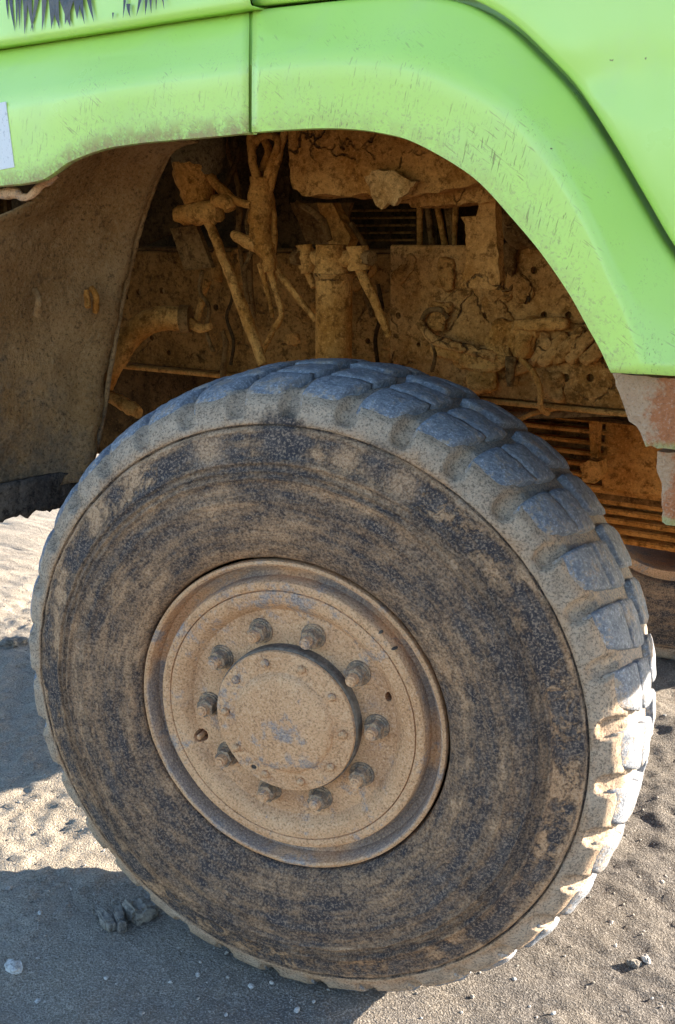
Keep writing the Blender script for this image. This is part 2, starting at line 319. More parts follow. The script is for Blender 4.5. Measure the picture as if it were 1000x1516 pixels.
def plate(name, pix, Y, t, mat, parent, jit=0.0, lumpy=0, lsc=25, seed=0, step=14, tilt=0.0):
    """outline given in photo pixels on the plane Y, extruded to real thickness t away from the viewer"""
    rnd = random.Random(seed); out = []
    for i, a in enumerate(pix):
        b_ = pix[(i + 1) % len(pix)]; L = math.hypot(b_[0] - a[0], b_[1] - a[1]); k = max(1, int(L / step))
        for j in range(k):
            s = j / k; w = 0 if j == 0 else 1
            out.append((a[0] + (b_[0] - a[0]) * s + rnd.uniform(-jit, jit) * w, a[1] + (b_[1] - a[1]) * s + rnd.uniform(-jit, jit) * w))
    pts = [P(x, y, Y=Y) for x, y in out]
    b = bmesh.new(); vs_ = [b.verts.new(p_) for p_ in pts]; f = b.faces.new(vs_)
    ex = bmesh.ops.extrude_face_region(b, geom=[f]); 
    for g in ex['geom']:
        if isinstance(g, bmesh.types.BMVert): g.co.y += t
    bmesh.ops.recalc_face_normals(b, faces=list(b.faces))
    if lumpy:
        bmesh.ops.triangulate(b, faces=list(b.faces))
        for _ in range(2): bmesh.ops.subdivide_edges(b, edges=[e for e in b.edges if e.calc_length() > .02], cuts=1)
        bmesh.ops.triangulate(b, faces=list(b.faces)); lump(b, lumpy, lsc, seed)
    return sharp(frombm(name, b, mat, parent), 45)
def lathe(name, prof, mat, parent, seg=144, closed=False):
    V = []; F = []; n_ = len(prof)
    for i in range(seg):
        t = 2 * math.pi * i / seg
        for r_, y in prof: V.append((r_ * math.cos(t), y, r_ * math.sin(t)))
    for i in range(seg):
        j = (i + 1) % seg
        for k in range(n_ - 1): F.append((i * n_ + k, i * n_ + k + 1, j * n_ + k + 1, j * n_ + k))
        if closed: F.append((i * n_ + n_ - 1, i * n_, j * n_, j * n_ + n_ - 1))
    o = obj(name, V, F, mat, parent, local=True)
    b = bmesh.new(); b.from_mesh(o.data); bmesh.ops.recalc_face_normals(b, faces=list(b.faces))
    if b.calc_volume(signed=True) < 0: bmesh.ops.reverse_faces(b, faces=list(b.faces))
    b.to_mesh(o.data); b.free(); return o
def holes(o, cyls):
    """cut round holes (centre, radius, axis half length; axis = local y, z squash)"""
    b = bmesh.new()
    for c, r_, h, sx in cyls:
        q = bmesh.ops.create_cone(b, cap_ends=True, segments=14, radius1=r_, radius2=r_, depth=2 * h, matrix=Matrix.Translation(c) @ Matrix.Rotation(math.pi / 2, 4, 'X') @ Matrix.Diagonal((sx, 1, 1, 1)))
    bmesh.ops.recalc_face_normals(b, faces=list(b.faces))
    if b.calc_volume(signed=True) < 0: bmesh.ops.reverse_faces(b, faces=list(b.faces))
    me = bpy.data.meshes.new('cutter'); b.to_mesh(me); b.free(); k = bpy.data.objects.new('cutter', me); col.objects.link(k)
    k.parent = o
    md = o.modifiers.new('b', 'BOOLEAN'); md.operation = 'DIFFERENCE'; md.object = k; md.solver = 'MANIFOLD'
    dg = bpy.context.evaluated_depsgraph_get(); me2 = bpy.data.meshes.new_from_object(o.evaluated_get(dg)); o.modifiers.clear()
    o.data = me2; bpy.data.objects.remove(k); return o
def lerp(a, b, t): return a + (b - a) * t

# ================================================================== ground
def dens(lo, hi, core_lo, core_hi, step):
    xs = []; x = core_lo
    while x < core_hi: xs.append(x); x += step
    s = step; x = core_hi
    while x < hi: xs.append(x); s *= 1.16; x += s
    xs.append(hi); s = step; x = core_lo - step
    while x > lo: xs.insert(0, x); s *= 1.16; x -= s
    xs.insert(0, lo); return xs
def gz(x, y):
    d = math.hypot(x + .3, y - .5); fade = 1 / (1 + (d / 6) ** 2)
    v = Vector((x, y, 0))
    h = .030 * noise.fractal(v * .9 + Vector((5, 2, 0)), 1, 2, 3) + .014 * noise.fractal(v * 5, 1, 2.1, 4)
    near = math.exp(-((x - .05) / .45) ** 2 - ((y - .15) / .35) ** 2)
    h *= (1 - .8 * near) 
    # wheel ruts and trodden clods in front of the tyre
    k = max(0, min(1, (x - .15) / .4)); h += k * (.005 * noise.fractal(v * Vector((9, 14, 1)), 1, 2.2, 4) + .006 * noise.fractal(v * Vector((24, 30, 1)), .7, 2.1, 5) - .010 * math.exp(-((y - .35 - .2 * x) / .22) ** 2))
    kl = max(0, min(1, (-.35 - x) / .3)); h += kl * .007 * noise.fractal(v * Vector((20, 24, 1)), .75, 2.1, 5)
    k2 = max(0, min(1, (y - .5) / .8)); h += k2 * .018 * noise.fractal(v * 7 + Vector((3, 1, 0)), .9, 2.2, 4)
    return h * fade - .004
xs = dens(-300, 300, -2.2, 1.1, .011); ys = dens(-300, 400, -.6, 2.2, .011)
V = [(x, y, gz(x, y) + (0.0035 * noise.fractal(Vector((x * 42, y * 42, 0)), .9, 2.1, 3) if -3 < x < 2 and -1.5 < y < 4 else 0)) for x in xs for y in ys]
ny = len(ys); F = [(i * ny + j, (i + 1) * ny + j, (i + 1) * ny + j + 1, i * ny + j + 1) for i in range(len(xs) - 1) for j in range(ny - 1)]
ground = obj('ground', V, F, 'ground', local=True); ground['kind'] = 'structure'; ground['label'] = 'dry sandy dirt ground trodden by tyres'

# ================================================================== truck
truck = bpy.data.objects.new('truck', None); truck.location = (0.0, 1.1, 0.0); col.objects.link(truck)
truck['label'] = 'lime green truck with mud caked wheel arch and chassis'; truck['category'] = 'truck'

# ------------------------------------------------------------------ wheel-arch flare and sill, lofted from arch lip over the fold to the groove
ST_L = [((-160, 292), (-160, 172), (-160, 98)), ((-60, 281), (-60, 157), (-60, 83)), ((0, 276), (0, 149), (0, 74)), ((40, 272), (40, 142), (40, 68)), ((66, 266), (66, 138), (66, 64)), ((84, 254), (84, 135), (84, 61)), ((104, 240), (104, 132), (104, 58)), ((150, 222), (150, 125), (150, 51)),
        ((200, 213), (200, 117), (200, 43)), ((250, 208), (250, 110), (250, 35)), ((310, 203), (310, 102), (310, 26)), ((369, 197), (369, 95), (370, 17))]
ST_R = [((374, 196), (374.5, 94), (375.5, 15)), ((430, 192), (434, 87), (440, 8)), ((480, 190), (492, 83), (505, 1)), ((530, 192), (550, 83), (575, -5)), ((575, 199), (603, 89), (640, -3)), ((612, 210), (650, 103), (690, 8)),
        ((668, 240), (702, 127), (745, 40)), ((712, 272), (752, 157), (796, 87)), ((756, 320), (798, 206), (848, 144)), ((800, 372), (838, 266), (896, 217)), ((842, 432), (874, 332), (941, 294)), ((872, 485), (904, 402), (979, 359)), ((890, 517), (930, 462), (1018, 420)), ((906, 551), (958, 554), (1080, 562))]
YI, YF, YO = -.048, -.055, .030
def flare(name, ST, parent):
    n_ = 5; keys = []
    for j, YY in enumerate((YI, YF, YO)):
        kp = [P(s[j][0], s[j][1], Y=YY) for s in ST]
        if name == 'side_skirt': kp.insert(0, kp[0] + Vector((-.9, 0, 0)))       # the sill runs on beyond the frame
        keys.append(catmull(kp, n_))
    V = []; UV = []; F = []; m_ = len(keys[0]); NC = 0
    for i in range(m_):
        a, f, o = (keys[j][i] for j in range(3)); row = []; w = (f - a).length
        row.append((a + Vector((0, .030, .012)), 0.0)); row.append((a + Vector((0, .006, .001)), 0.0)); row.append((lerp(a, f, .02), .004))
        for t in (.12, .25, .40, .55, .68): row.append((lerp(a, f, t), t * w))
        b0 = lerp(a, f, .86); b1 = lerp(f, o, .16)
        for t in (0, .17, .34, .5, .66, .83, 1): row.append(((b0 * (1 - t) ** 2 + f * 2 * t * (1 - t) + b1 * t * t), w * (.86 + .2 * t)))
        for t in (.45, .7, .9, .97): row.append((lerp(f, o, t), w + .1 * t))
        row.append((o + Vector((0, .006, 0)), w + .1)); row.append((o + Vector((0, .05, 0)), w + .1))
        NC = len(row)
        for p_, d in row: V.append(p_); UV.append((i * .05 + (100 if name == 'side_skirt' else 0), d))
    for i in range(m_ - 1):
        for k in range(NC - 1): F.append((i * NC + k, (i + 1) * NC + k, (i + 1) * NC + k + 1, i * NC + k + 1))
    o = obj(name, V, F, 'green', parent, uv=UV); sharp(o, 60)
    return o
skirt = flare('side_skirt', ST_L, truck); skirt['label'] = 'lime green sill panel with muddy lower lip'
arch = flare('wheel_arch_flare', ST_R, truck); arch['label'] = 'curved lime green wheel arch flare'
for o in (skirt, arch):
    md = o.modifiers.new('thickness', 'SOLIDIFY'); md.thickness = .002; md.offset = 1

jl = [P(371.5, 199, Y=YI + .010), P(371.8, 95, Y=YF + .008), P(372.5, 12, Y=YO + .008)]
obj('panel_joint', [p_ + Vector((sx * .012, 0, 0)) for p_ in jl for sx in (-1, 1)], [(0, 1, 3, 2), (2, 3, 5, 4)], 'green', truck, uv=[(0, .5)] * 6, smooth=False)
# upper body panels
def body(name, edge, ytop, parent, Yp, cen, box_, crease=None, uvd=.5):
    ep = [P(x, y, Y=Yp) for x, y in edge]
    if name == 'door': ep.insert(0, ep[0] + Vector((-.9, 0, 0)))
    pts = catmull(ep, 5); V = []; UV = []; F = []; rows = [0, .004, .012, .03, .06, .1, .15, .21, .28, .36, .45, .55, .66, .8, 1]
    for i, a in enumerate(pts):
        if cen is None: b_ = Vector((a.x + (.02 if i == 0 and False else 0), a.y, box_[1]))
        else:
            d = Vector((a.x - cen[0], 0, a.z - cen[1])); s = 1e9
            if d.x > 1e-4: s = min(s, (box_[0] - cen[0]) / d.x)
            if d.z > 1e-4: s = min(s, (box_[1] - cen[1]) / d.z)
            b_ = Vector((cen[0] + d.x * s, a.y, cen[1] + d.z * s))
        V.append(a + Vector((0, .045, 0))); UV.append((0, uvd)); V.append(a + Vector((0, .010, 0))); UV.append((0, uvd))
        for k, t in enumerate(rows):
            p_ = lerp(a, b_, t)
            if t < .012: p_ = p_ + Vector((0, .004 if t == 0 else .001, 0))
            if crease: p_.y += crease(p_)
            V.append(p_); UV.append((i * .05, uvd))
    n_ = len(rows) + 2
    for i in range(len(pts) - 1):
        for k in range(n_ - 1): F.append((i * n_ + k, (i + 1) * n_ + k, (i + 1) * n_ + k + 1, i * n_ + k + 1))
    o = obj(name, V, F, 'green', parent, uv=UV); md = o.modifiers.new('thickness', 'SOLIDIFY'); md.thickness = .002; md.offset = 1
    return o
dj = P(372.6, 6, Y=.04); box('door_joint', (dj.x, .046, dj.z + .6), (.05, .01, 1.25), 'green', truck, bev=0)
# right-hand body panel beyond the groove
off = [(374.5, 5.5), (440, -2), (505, -9), (575, -16), (645, -15), (700, -4), (757, 28), (809, 76), (861, 134), (909, 207), (954, 284), (992, 350), (1031, 412), (1096, 560)]
def crease(p_):
    z = p_.z - G; k = 1 / (1 + math.exp(-(p_.x - .42) / .05)); c0 = 1.015 - .06 * (p_.x - .6)
    return k * .005 * math.exp(-((z - c0) / .020) ** 2)
gv_o = catmull([P(x, y, Y=.068) for _, _, (x, y) in ST_R], 5); gv_b = catmull([P(x + (3 if x > 600 else 0), y - 4, Y=.068) for x, y in off], 5)
obj('groove_strip', gv_o + gv_b, [(i, i + 1, len(gv_o) + i + 1, len(gv_o) + i) for i in range(len(gv_o) - 1)], 'green', truck, uv=[(0, .5)] * (len(gv_o) + len(gv_b)))
cabp = body('cab_side_panel', off, 0, truck, .022, (.05, .55 + G), (1.35, 2.35), crease)
door = body('door', [(-160, 88), (-60, 74), (0, 65), (60, 56), (150, 42), (250, 26), (310, 17), (371, 7.4)], 0, truck, -.005, None, (0, 2.35))
door['label'] = 'lime green door edge with dark jagged decal'
# dark jagged decal on the door (flat print)
rd = random.Random(3); V = []; F = []
def blade(x0, x1, ytop, xt, yt, bend=0):
    L = []; Rr = []
    for k in range(6):
        t = k / 5; w = (1 - t) ** .8; cx = lerp((x0 + x1) / 2, xt, t) + bend * math.sin(t * math.pi); hw = (x1 - x0) / 2 * w
        L.append((cx - hw, lerp(ytop, yt, t))); Rr.append((cx + hw + (.3 if k == 5 else 0), lerp(ytop, yt, t)))
    b0 = len(V)
    yb = -.0085 - .00025 * (b0 // 12)
    for (a, b_) in zip(L, Rr): V.append(P(*a, Y=yb)); V.append(P(*b_, Y=yb))
    for k in range(5): F.append((b0 + 2 * k, b0 + 2 * k + 1, b0 + 2 * k + 3, b0 + 2 * k + 2))
for a in ((7, 15, -55, 12, 28, -2), (10, 20, -55, 22, 46, -3), (17, 25, -55, 24, 40, 2), (26, 39, -55, 36, 50, 3), (30, 38, -55, 29, 42, -2), (37, 50, -55, 49, 47, -3), (50, 62, -55, 45, 46, 4), (56, 70, -55, 62, 45, 3), (62, 84, -55, 76, 42, 3), (66, 90, -55, 88, 42, -3), (74, 104, -55, 104, 39, -2),
          (88, 116, -55, 96, 36, 4), (96, 120, -55, 114, 28, 2), (114, 128, -55, 125, 35, -4), (120, 134, -55, 139, 32, -3), (166, 169, 18, 167, 28, 0), (180, 187, -30, 182, 26, 2), (187, 193, 5, 193, 25, -1), (205, 214, -30, 202, 23, 2), (210, 221, -50, 215, 22, 2), (218, 228, -50, 224, 19, -1), (227, 234, -50, 231, 14, 1), (234, 242, -50, 243, 13, -1)):
    blade(*a)
obj('door_decal', V, F, 'black', door, smooth=False)
# worn white sticker on the sill
def lip_y(x, s):                              # point on the sill's lower face at fraction s from lip to fold
    a, f = P(x, 276 - .0 * x, Y=YI), P(x, 149, Y=YF); return lerp(a, f, s)
st = []
for (x, y) in ((-70, 166), (8, 150), (21, 247), (-57, 262)):
    s = (276 - y) / (276 - 149); Yv = lerp(YI, YF, max(0, min(1, s))); st.append(P(x, y, Y=Yv - .0035))
obj('sticker', st + [p_ + Vector((0, .002, 0)) for p_ in st], [(0, 3, 2, 1), (4, 5, 6, 7), (0, 1, 5, 4), (1, 2, 6, 5), (2, 3, 7, 6), (3, 0, 4, 7)], 'sticker', skirt, smooth=False)

# fender end: muddy rusty stub below the flare and its hanging flange
fe = plate('fender_end', [(908, 553), (1000, 560), (1080, 567), (1075, 674), (1000, 666), (957, 661), (948, 640), (934, 622), (926, 602), (917, 580)], -.022, .06, 'rust', truck, jit=1.6, lumpy=.003, lsc=60, seed=4, step=8)
fe['label'] = 'rusty muddy stub below the green flare'
plate('fender_bracket', [(974, 668), (1060, 674), (1060, 790), (988, 776), (982, 772), (980, 715), (972, 700)], .0, .035, 'rust', truck, jit=1.2, seed=5, lumpy=.002, lsc=60, step=8)

# ------------------------------------------------------------------ inner liner behind the wheel
LS = [(-.38, .25, .10, .998), (-.45, .25, .10, .985), (-.505, .26, .10, .935), (-.535, .262, .075, .89), (-.572, .268, -.04, .83), (-.61, .25, -.05, .70), (-.63, .228, -.06, .58), (-.645, .192, -.065, .42), (-.655, .15, -.07, .32)]
rows = 40; cols = 26; V = []; F = []
pi_ = catmull([(a, b_, z + G) for a, b_, c, z in LS], 6); po_ = catmull([(a - .03, c - .075, z + G) for a, b_, c, z in LS], 6)
for i in range(len(pi_)):
    for k in range(cols):
        t = k / (cols - 1); p_ = lerp(pi_[i], po_[i], t)
        v = p_ * 6; dx = .016 * noise.fractal(v, 1, 2, 4) + .007 * noise.fractal(p_ * 32, 1, 2, 4)
        dx += -.03 * math.sin(t * math.pi) ** 2                       # shallow trough
        dx += .018 * math.exp(-((t - .06) / .05) ** 2)                # rolled inner edge
        V.append(p_ + Vector((dx, 0, .004 * noise.noise(p_ * 30))))
for i in range(len(pi_) - 1):
    for k in range(cols - 1): F.append((i * cols + k, i * cols + k + 1, (i + 1) * cols + k + 1, (i + 1) * cols + k))
liner = obj('inner_fender_liner', V, F, 'liner', truck); md = liner.modifiers.new('thickness', 'SOLIDIFY'); md.thickness = .008; md.offset = 1
tube('liner_edge', [pi_[i] + Vector((.014, .002, 0)) for i in range(4, len(pi_), 3)], .0055, 'liner', liner, seg=8, n=3, lumpy=.0015, lsc=60)
liner['label'] = 'mud splashed liner behind the wheel'
box('rear_side_panel', (-1.25, .06, .66 + G), (1.1, .03, .52), 'shadek', truck, bev=.01)
box('shade_backing', (-1.2, .80, .97 + G), (2.1, .03, .42), 'shadek', truck, bev=.005)  # dark sheet added to close a gap that is only shade
# sooty lower skirt of the liner with a ragged edge
V = []; F = []; n_ = 60
for k in range(n_):
    t = k / (n_ - 1); a = lerp(Vector((-.648, .24, .345 + G)), Vector((-.685, -.16, .35 + G)), t)
    ln = .075 + .012 * noise.noise(Vector((k * .35, 0, 0))) + .008 * noise.noise(Vector((k * .9, 3, 0)))
    for j in range(7):
        s = j / 6; V.append(a + Vector((-.012 * s + .006 * noise.noise(Vector((k * .6, j * .7, 1))), 0, -ln * s)))
for k in range(n_ - 1):
    for j in range(6): F.append((k * 7 + j, k * 7 + j + 1, (k + 1) * 7 + j + 1, (k + 1) * 7 + j))
flap = obj('mud_flap', V, F, 'flap', truck); md = flap.modifiers.new('thickness', 'SOLIDIFY'); md.thickness = .012
# bristly soot-black upper patch of flap over the liner's lower outer half
tube('liner_clip', [P(135, 425, X=-.60), P(143, 440, X=-.585), P(141, 462, X=-.60)], .006, 'mud', liner, seg=8, lumpy=.003, seed=2)
tube('liner_clip', [P(128, 430, X=-.60), P(131, 455, X=-.59)], .006, 'mud', liner, seg=8, lumpy=.003, seed=9)
tube('liner_clip', [P(52, 428, X=-.62), P(58, 445, X=-.60), P(55, 465, X=-.62)], .008, 'liner', liner, seg=8, lumpy=.004, seed=3)
tube('skirt_seam_mud', [P(-70, 284, Y=-.012), P(0, 286, Y=-.012), P(22, 285, Y=-.012), P(34, 292, Y=-.01), P(46, 290, Y=-.008), P(62, 274, Y=-.005), P(86, 258, Y=0)], [.010, .011, .010, .008, .007, .007, .005], 'rim', truck, seg=10, lumpy=.005, seed=4)

# ------------------------------------------------------------------ frame rail with bolt holes
def rail(name, x0, x1, z0, z1, y, t, mat, hl):
    b = bmesh.new(); bmesh.ops.create_cube(b, size=1)
    for v in b.verts: v.co = Vector(((x0 + x1) / 2 + v.co.x * (x1 - x0), y + t / 2 + v.co.y * t, (z0 + z1) / 2 + v.co.z * (z1 - z0)))
    bmesh.ops.bevel(b, geom=list(b.edges), offset=.003, segments=1, affect='EDGES')
    o = frombm(name, b, mat, truck, smooth=False)
    L = wl_(o)
    if hl: bpy.context.view_layer.update(); holes(o, [(P(px, py, Y=y) - L, r_, .2, 1) for px, py, r_ in hl])
    return o
r1 = rail('frame_rail', -2.2, 1.25, .49 + G, .775 + G, .635, .010, 'mudq', [(205, 432, .008), (240, 430, .008), (188, 440, .006), (225, 500, .007), (250, 522, .007), (320, 455, .008), (560, 440, .008), (545, 505, .007), (275, 470, .006)])  # rail takes the darker copy of the rail mud
r1['label'] = 'muddy steel chassis rail with bolt holes'
r2 = rail('frame_reinforcement', -.172, 1.1, .492 + G, .795 + G, .615, .014, 'mudc', [(791, 400, .0075), (826, 400, .0075), (590, 467, .007), (719, 467, .006), (753, 466, .008), (806, 466, .007), (842, 466, .007), (838, 559, .008), (874, 559, .008), (620, 510, .005)])
r2['label'] = 'flat plate with cracked dried mud'
rail('rail_flange', -2.2, 1.25, .478 + G, .4885 + G, .612, .10, 'mud', [])
rail('rail_flange', -2.2, 1.25, .7765 + G, .785 + G, .637, .07, 'mudd', [])
rail('frame_rail', -2.2, 1.25, .49 + G, .775 + G, 1.55, .010, 'mudd', [])
# mud slabs slumped on the plate
def slab(c, ax, L, W, T, mat, seed, parent=None, name='mud_slab'):
    b = bmesh.new(); bmesh.ops.create_icosphere(b, subdivisions=4, radius=1)
    ax = Vector(ax).normalized(); s_ = Vector((0, 1, 0)).cross(ax).normalized(); n_ = ax.cross(s_)
    for v in b.verts:
        q = v.co.copy(); q = Vector([math.copysign(abs(c_) ** .6, c_) for c_ in q])
        v.co = Vector(c) + ax * q.x * L + s_ * q.y * W + n_ * q.z * T
    lump(b, min(L, W) * .55, 28, seed)
    return frombm(name, b, mat, parent or r2)
for i, (x, y, a, L, W) in enumerate(((800, 522, 50, .035, .012), (822, 517, 52, .042, .013), (843, 512, 50, .045, .013), (866, 506, 48, .045, .014), (882, 522, 40, .03, .013), (770, 545, 15, .03, .012))):
    slab(P(x, y, Y=.606), (math.cos(R(a)), 0, math.sin(R(a))), L, W, .012, 'mudc', i + 11)
for i, (x, y, a, L, W) in enumerate(((745, 505, 80, .045, .030), (710, 535, 5, .06, .018), (775, 500, 60, .035, .03), (668, 520, -12, .04, .014), (715, 562, 10, .035, .022), (800, 480, 5, .06, .012))):
    slab(P(x, y, Y=.598), (math.cos(R(a)), 0, math.sin(R(a))), L, W, .018, 'mud', i + 31)
slab(P(652, 470, Y=.60), (.3, 0, 1), .03, .022, .012, 'mudr', 51); slab(P(660, 405, Y=.609), (.1, 0, 1), .03, .02, .006, 'mudr', 53, name='mud_stain')

# ------------------------------------------------------------------ mud-caked box above, beam and hanging bracket
def cakedbox():
    pix = [(424, 120), (425, 200), (425, 262), (432, 280), (448, 290), (500, 288), (548, 284), (556, 297), (575, 300), (600, 291), (640, 286), (690, 276), (722, 268), (760, 262), (740, 120)]
    o = plate('battery_box', pix, .36, .22, 'mudc', truck, jit=2.2, lumpy=.010, lsc=13, seed=8, step=9); o['label'] = 'box caked in cracked dried mud'; return o
bbx = cakedbox()
plate('mud_flake', [(542, 262), (560, 250), (590, 256), (616, 268), (604, 284), (590, 292), (584, 304), (574, 300), (566, 309), (558, 302), (548, 290), (546, 276)], .332, .014, 'pale', bbx, jit=1.5, lumpy=.006, lsc=60, seed=9, step=6)
plate('cross_beam', [(596, 292), (640, 280), (716, 270), (734, 274), (734, 300), (700, 300), (650, 305), (610, 306)], .40, .12, 'mudc', truck, jit=1.5, lumpy=.005, lsc=30, seed=10, step=9)
plate('hanging_bracket', [(702, 285), (733, 282), (736, 350), (741, 429), (712, 428), (684, 424), (692, 372), (688, 332), (683, 321), (706, 320), (711, 305)], .42, .022, 'mudc', truck, jit=1.0, lumpy=.003, lsc=50, seed=12, step=8)
# cab floor and engine space, its shade painted into the engine's colour
box('cab_floor', (-.2, 1.18, 1.19 + G), (3.0, 2.28, .05), 'dark', truck)
box('engine_block', (-.15, 1.08, .72 + G), (1.7, .40, .62), 'shadek', truck, lumpy=.02, lsc=6, cuts=10)
box('splash_panel', tuple(P(562, 326, Y=.80)), (.26, .02, .13), 'mudq', truck, lumpy=.004, lsc=12, cuts=6)
for k in range(5): tube('panel_rib', [P(505, 312 + k * 11, Y=.786), P(616, 311 + k * 11, Y=.786)], .003, 'mudq', truck, seg=6, straight=True, n=2)
plate('shade_sheet', [(180, 180), (262, 208), (318, 240), (300, 310), (255, 345), (185, 375), (150, 360)], .56, .012, 'shadek', truck, lumpy=.003, seed=3)  # dark sheet put in for the shade deep in the wheel well
plate('baffle_plate', [(430, 300), (520, 300), (500, 365), (455, 360)], .62, .012, 'mudd', truck, lumpy=.003, seed=4)
plate('shade_sheet', [(330, 180), (432, 185), (428, 300), (470, 360), (420, 420), (350, 370)], .66, .012, 'shadek', truck, seed=5)  # second dark sheet, standing in for shade behind the hoses
plate('support_strut', [(470, 300), (492, 300), (520, 352), (512, 372), (492, 372)], .56, .03, 'mud', truck, lumpy=.004, seed=6)

# ------------------------------------------------------------------ shock absorber with upper pin and stay rods
sh = tube('shock_absorber', [P(495, 407, Y=.45), P(494, 560, Y=.45), P(494, 760, Y=.45)], .0375, 'mud', truck, seg=24, lumpy=.0008, n=8); sh['label'] = 'vertical shock absorber tube coated in mud'
tube('shock_top_eye', [P(491, 362, Y=.45), P(491, 408, Y=.45)], [.030, .036], 'mud', sh, seg=18, lumpy=.006, lsc=50, n=6)
tube('shock_pin', [P(440, 380, Y=.44), P(470, 382, Y=.45), P(520, 383, Y=.45), P(545, 382, Y=.44)], [.014, .017, .017, .019], 'mud', sh, seg=14, lumpy=.006, lsc=60)
tube('pin_collar', [P(452, 362, Y=.44), P(456, 404, Y=.44)], .017, 'mud', sh, seg=12, lumpy=.008, lsc=60, seed=3)
tube('pin_collar', [P(530, 364, Y=.43), P(532, 400, Y=.43)], .021, 'mud', sh, seg=12, lumpy=.008, lsc=60, seed=5)
for x_, dx in ((541, 10), (436, 9)):
    tube('pin_nut', [P(x_, 382, Y=.428), P(x_ + dx, 382, Y=.424)], .015, 'mudd', sh, seg=6, straight=True)
tube('shock_cap', [P(495, 404, Y=.45), P(495, 414, Y=.45)], .0405, 'mudc', sh, seg=24, n=2)
tube('stay_rod', [P(532, 398, Y=.43), P(552, 440, Y=.44), P(577, 498, Y=.45)], [.010, .010, .007], 'mud', truck, seg=10, lumpy=.003)
tube('stay_rod', [P(455, 400, Y=.45), P(465, 425, Y=.45)], .008, 'mud', truck, seg=8, lumpy=.003)

# ------------------------------------------------------------------ steering gear, hoses and links on the left
sg = tube('steering_box', [P(292, 185, Y=.40), P(291, 232, Y=.40), P(289, 244, Y=.40), P(290, 262, Y=.40), P(294, 300, Y=.40)], [.062, .060, .048, .040, .026], 'grey', truck, seg=20, lumpy=.004, lsc=30); sg['label'] = 'conical steering housing with greenish dusty top'
tube('housing_boot', [P(288, 240, Y=.392), P(289, 265, Y=.392), P(295, 300, Y=.392)], [.048, .043, .030], 'mud', sg, seg=18, lumpy=.006, lsc=40)
tube('drop_arm', [P(262, 318, Y=.38), P(285, 316, Y=.38), P(318, 312, Y=.38), P(325, 310, Y=.38)], [.014, .024, .024, .016], 'mud', sg, seg=14, lumpy=.008, lsc=55)
tube('drag_link', [P(306, 322, Y=.38), P(338, 400, Y=.36), P(365, 470, Y=.35), P(390, 540, Y=.34)], [.011, .010, .013, .010], 'mud', truck, seg=10, lumpy=.003)
plate('link_plate', [(252, 338), (290, 333), (314, 396), (272, 400)], .42, .012, 'mudd', truck, lumpy=.002, seed=2, step=10)
tube('pipe_fitting', [P(312, 262, Y=.39), P(332, 285, Y=.38), P(352, 298, Y=.38), P(372, 303, Y=.38)], [.009, .011, .008, .007], 'mud', truck, seg=10, lumpy=.003)
tube('pipe_fitting', [P(318, 296, Y=.37), P(336, 300, Y=.37), P(342, 310, Y=.37)], [.014, .016, .012], 'mud', truck, seg=12, lumpy=.004)
hb = tube('hose_bundle', [P(388, 262, Y=.40), P(386, 310, Y=.40), P(386, 345, Y=.40), P(395, 378, Y=.40), P(400, 402, Y=.40)], [.024, .025, .024, .019, .014], 'mud', truck, seg=14, lumpy=.010, lsc=45); hb['label'] = 'lumpy bundle of mud covered hoses'
for k, pts in enumerate([[(385, 275), (374, 240), (372, 205), (372, 160)], [(392, 275), (402, 240), (412, 210), (398, 199), (384, 205), (376, 216)], [(398, 280), (408, 248), (416, 215), (424, 190)], [(384, 285), (390, 250), (398, 225), (392, 205)], [(396, 270), (405, 330), (404, 380), (412, 405)]]):
    tube('hose', [P(x, y, Y=.385 + .008 * k) for x, y in pts], .0085, 'mud', hb, seg=8, lumpy=.003, seed=k)
tube('side_branch', [P(345, 346, Y=.39), P(362, 356, Y=.39), P(382, 362, Y=.395)], [.008, .013, .017], 'mud', truck, seg=10, lumpy=.004)
tube('link_rod', [P(400, 398, Y=.40), P(408, 430, Y=.40), P(417, 466, Y=.40), P(404, 490, Y=.40), P(388, 522, Y=.40)], [.009, .006, .006, .006, .006], 'mud', truck, seg=8, lumpy=.002, n=8)
tube('link_rod', [P(386, 390, Y=.41), P(398, 440, Y=.41), P(404, 470, Y=.41)], [.008, .005, .005], 'mud', truck, seg=8, lumpy=.002)
tube('link_rod', [P(410, 402, Y=.42), P(440, 438, Y=.42), P(468, 474, Y=.43)], [.008, .007, .006], 'mud', truck, seg=8, lumpy=.002)
tube('brake_line', [P(370, 372, Y=.43), P(371, 420, Y=.44), P(376, 470, Y=.44)], .006, 'mudd', truck, seg=8)
tube('brake_line', [P(352, 300, Y=.46), P(356, 370, Y=.46), P(372, 480, Y=.47)], .005, 'mudd', truck, seg=8)
el = tube('elbow_pipe', [P(150, 575, Y=.36), P(172, 530, Y=.37), P(196, 494, Y=.39), P(232, 473, Y=.41), P(278, 472, Y=.43)], [.024, .027, .028, .028, .026], 'mud', truck, seg=16, lumpy=.003, n=8); el['label'] = 'thick muddy elbow pipe'
tube('pipe_clamp', [P(268, 472, Y=.42), P(282, 472, Y=.43)], .031, 'mudd', el, seg=16, lumpy=.003, n=3)
tube('hose', [P(282, 480, Y=.43), P(300, 486, Y=.43), P(312, 482, Y=.43)], [.012, .010, .007], 'mud', truck, seg=8, lumpy=.004)
tube('hose', [P(292, 474, Y=.46), P(300, 440, Y=.47), P(308, 415, Y=.47)], .008, 'mud', truck, seg=8, lumpy=.004)
tube('hose', [P(330, 490, Y=.47), P(334, 510, Y=.47), P(330, 560, Y=.47)], .006, 'mudd', truck, seg=8, lumpy=.003)
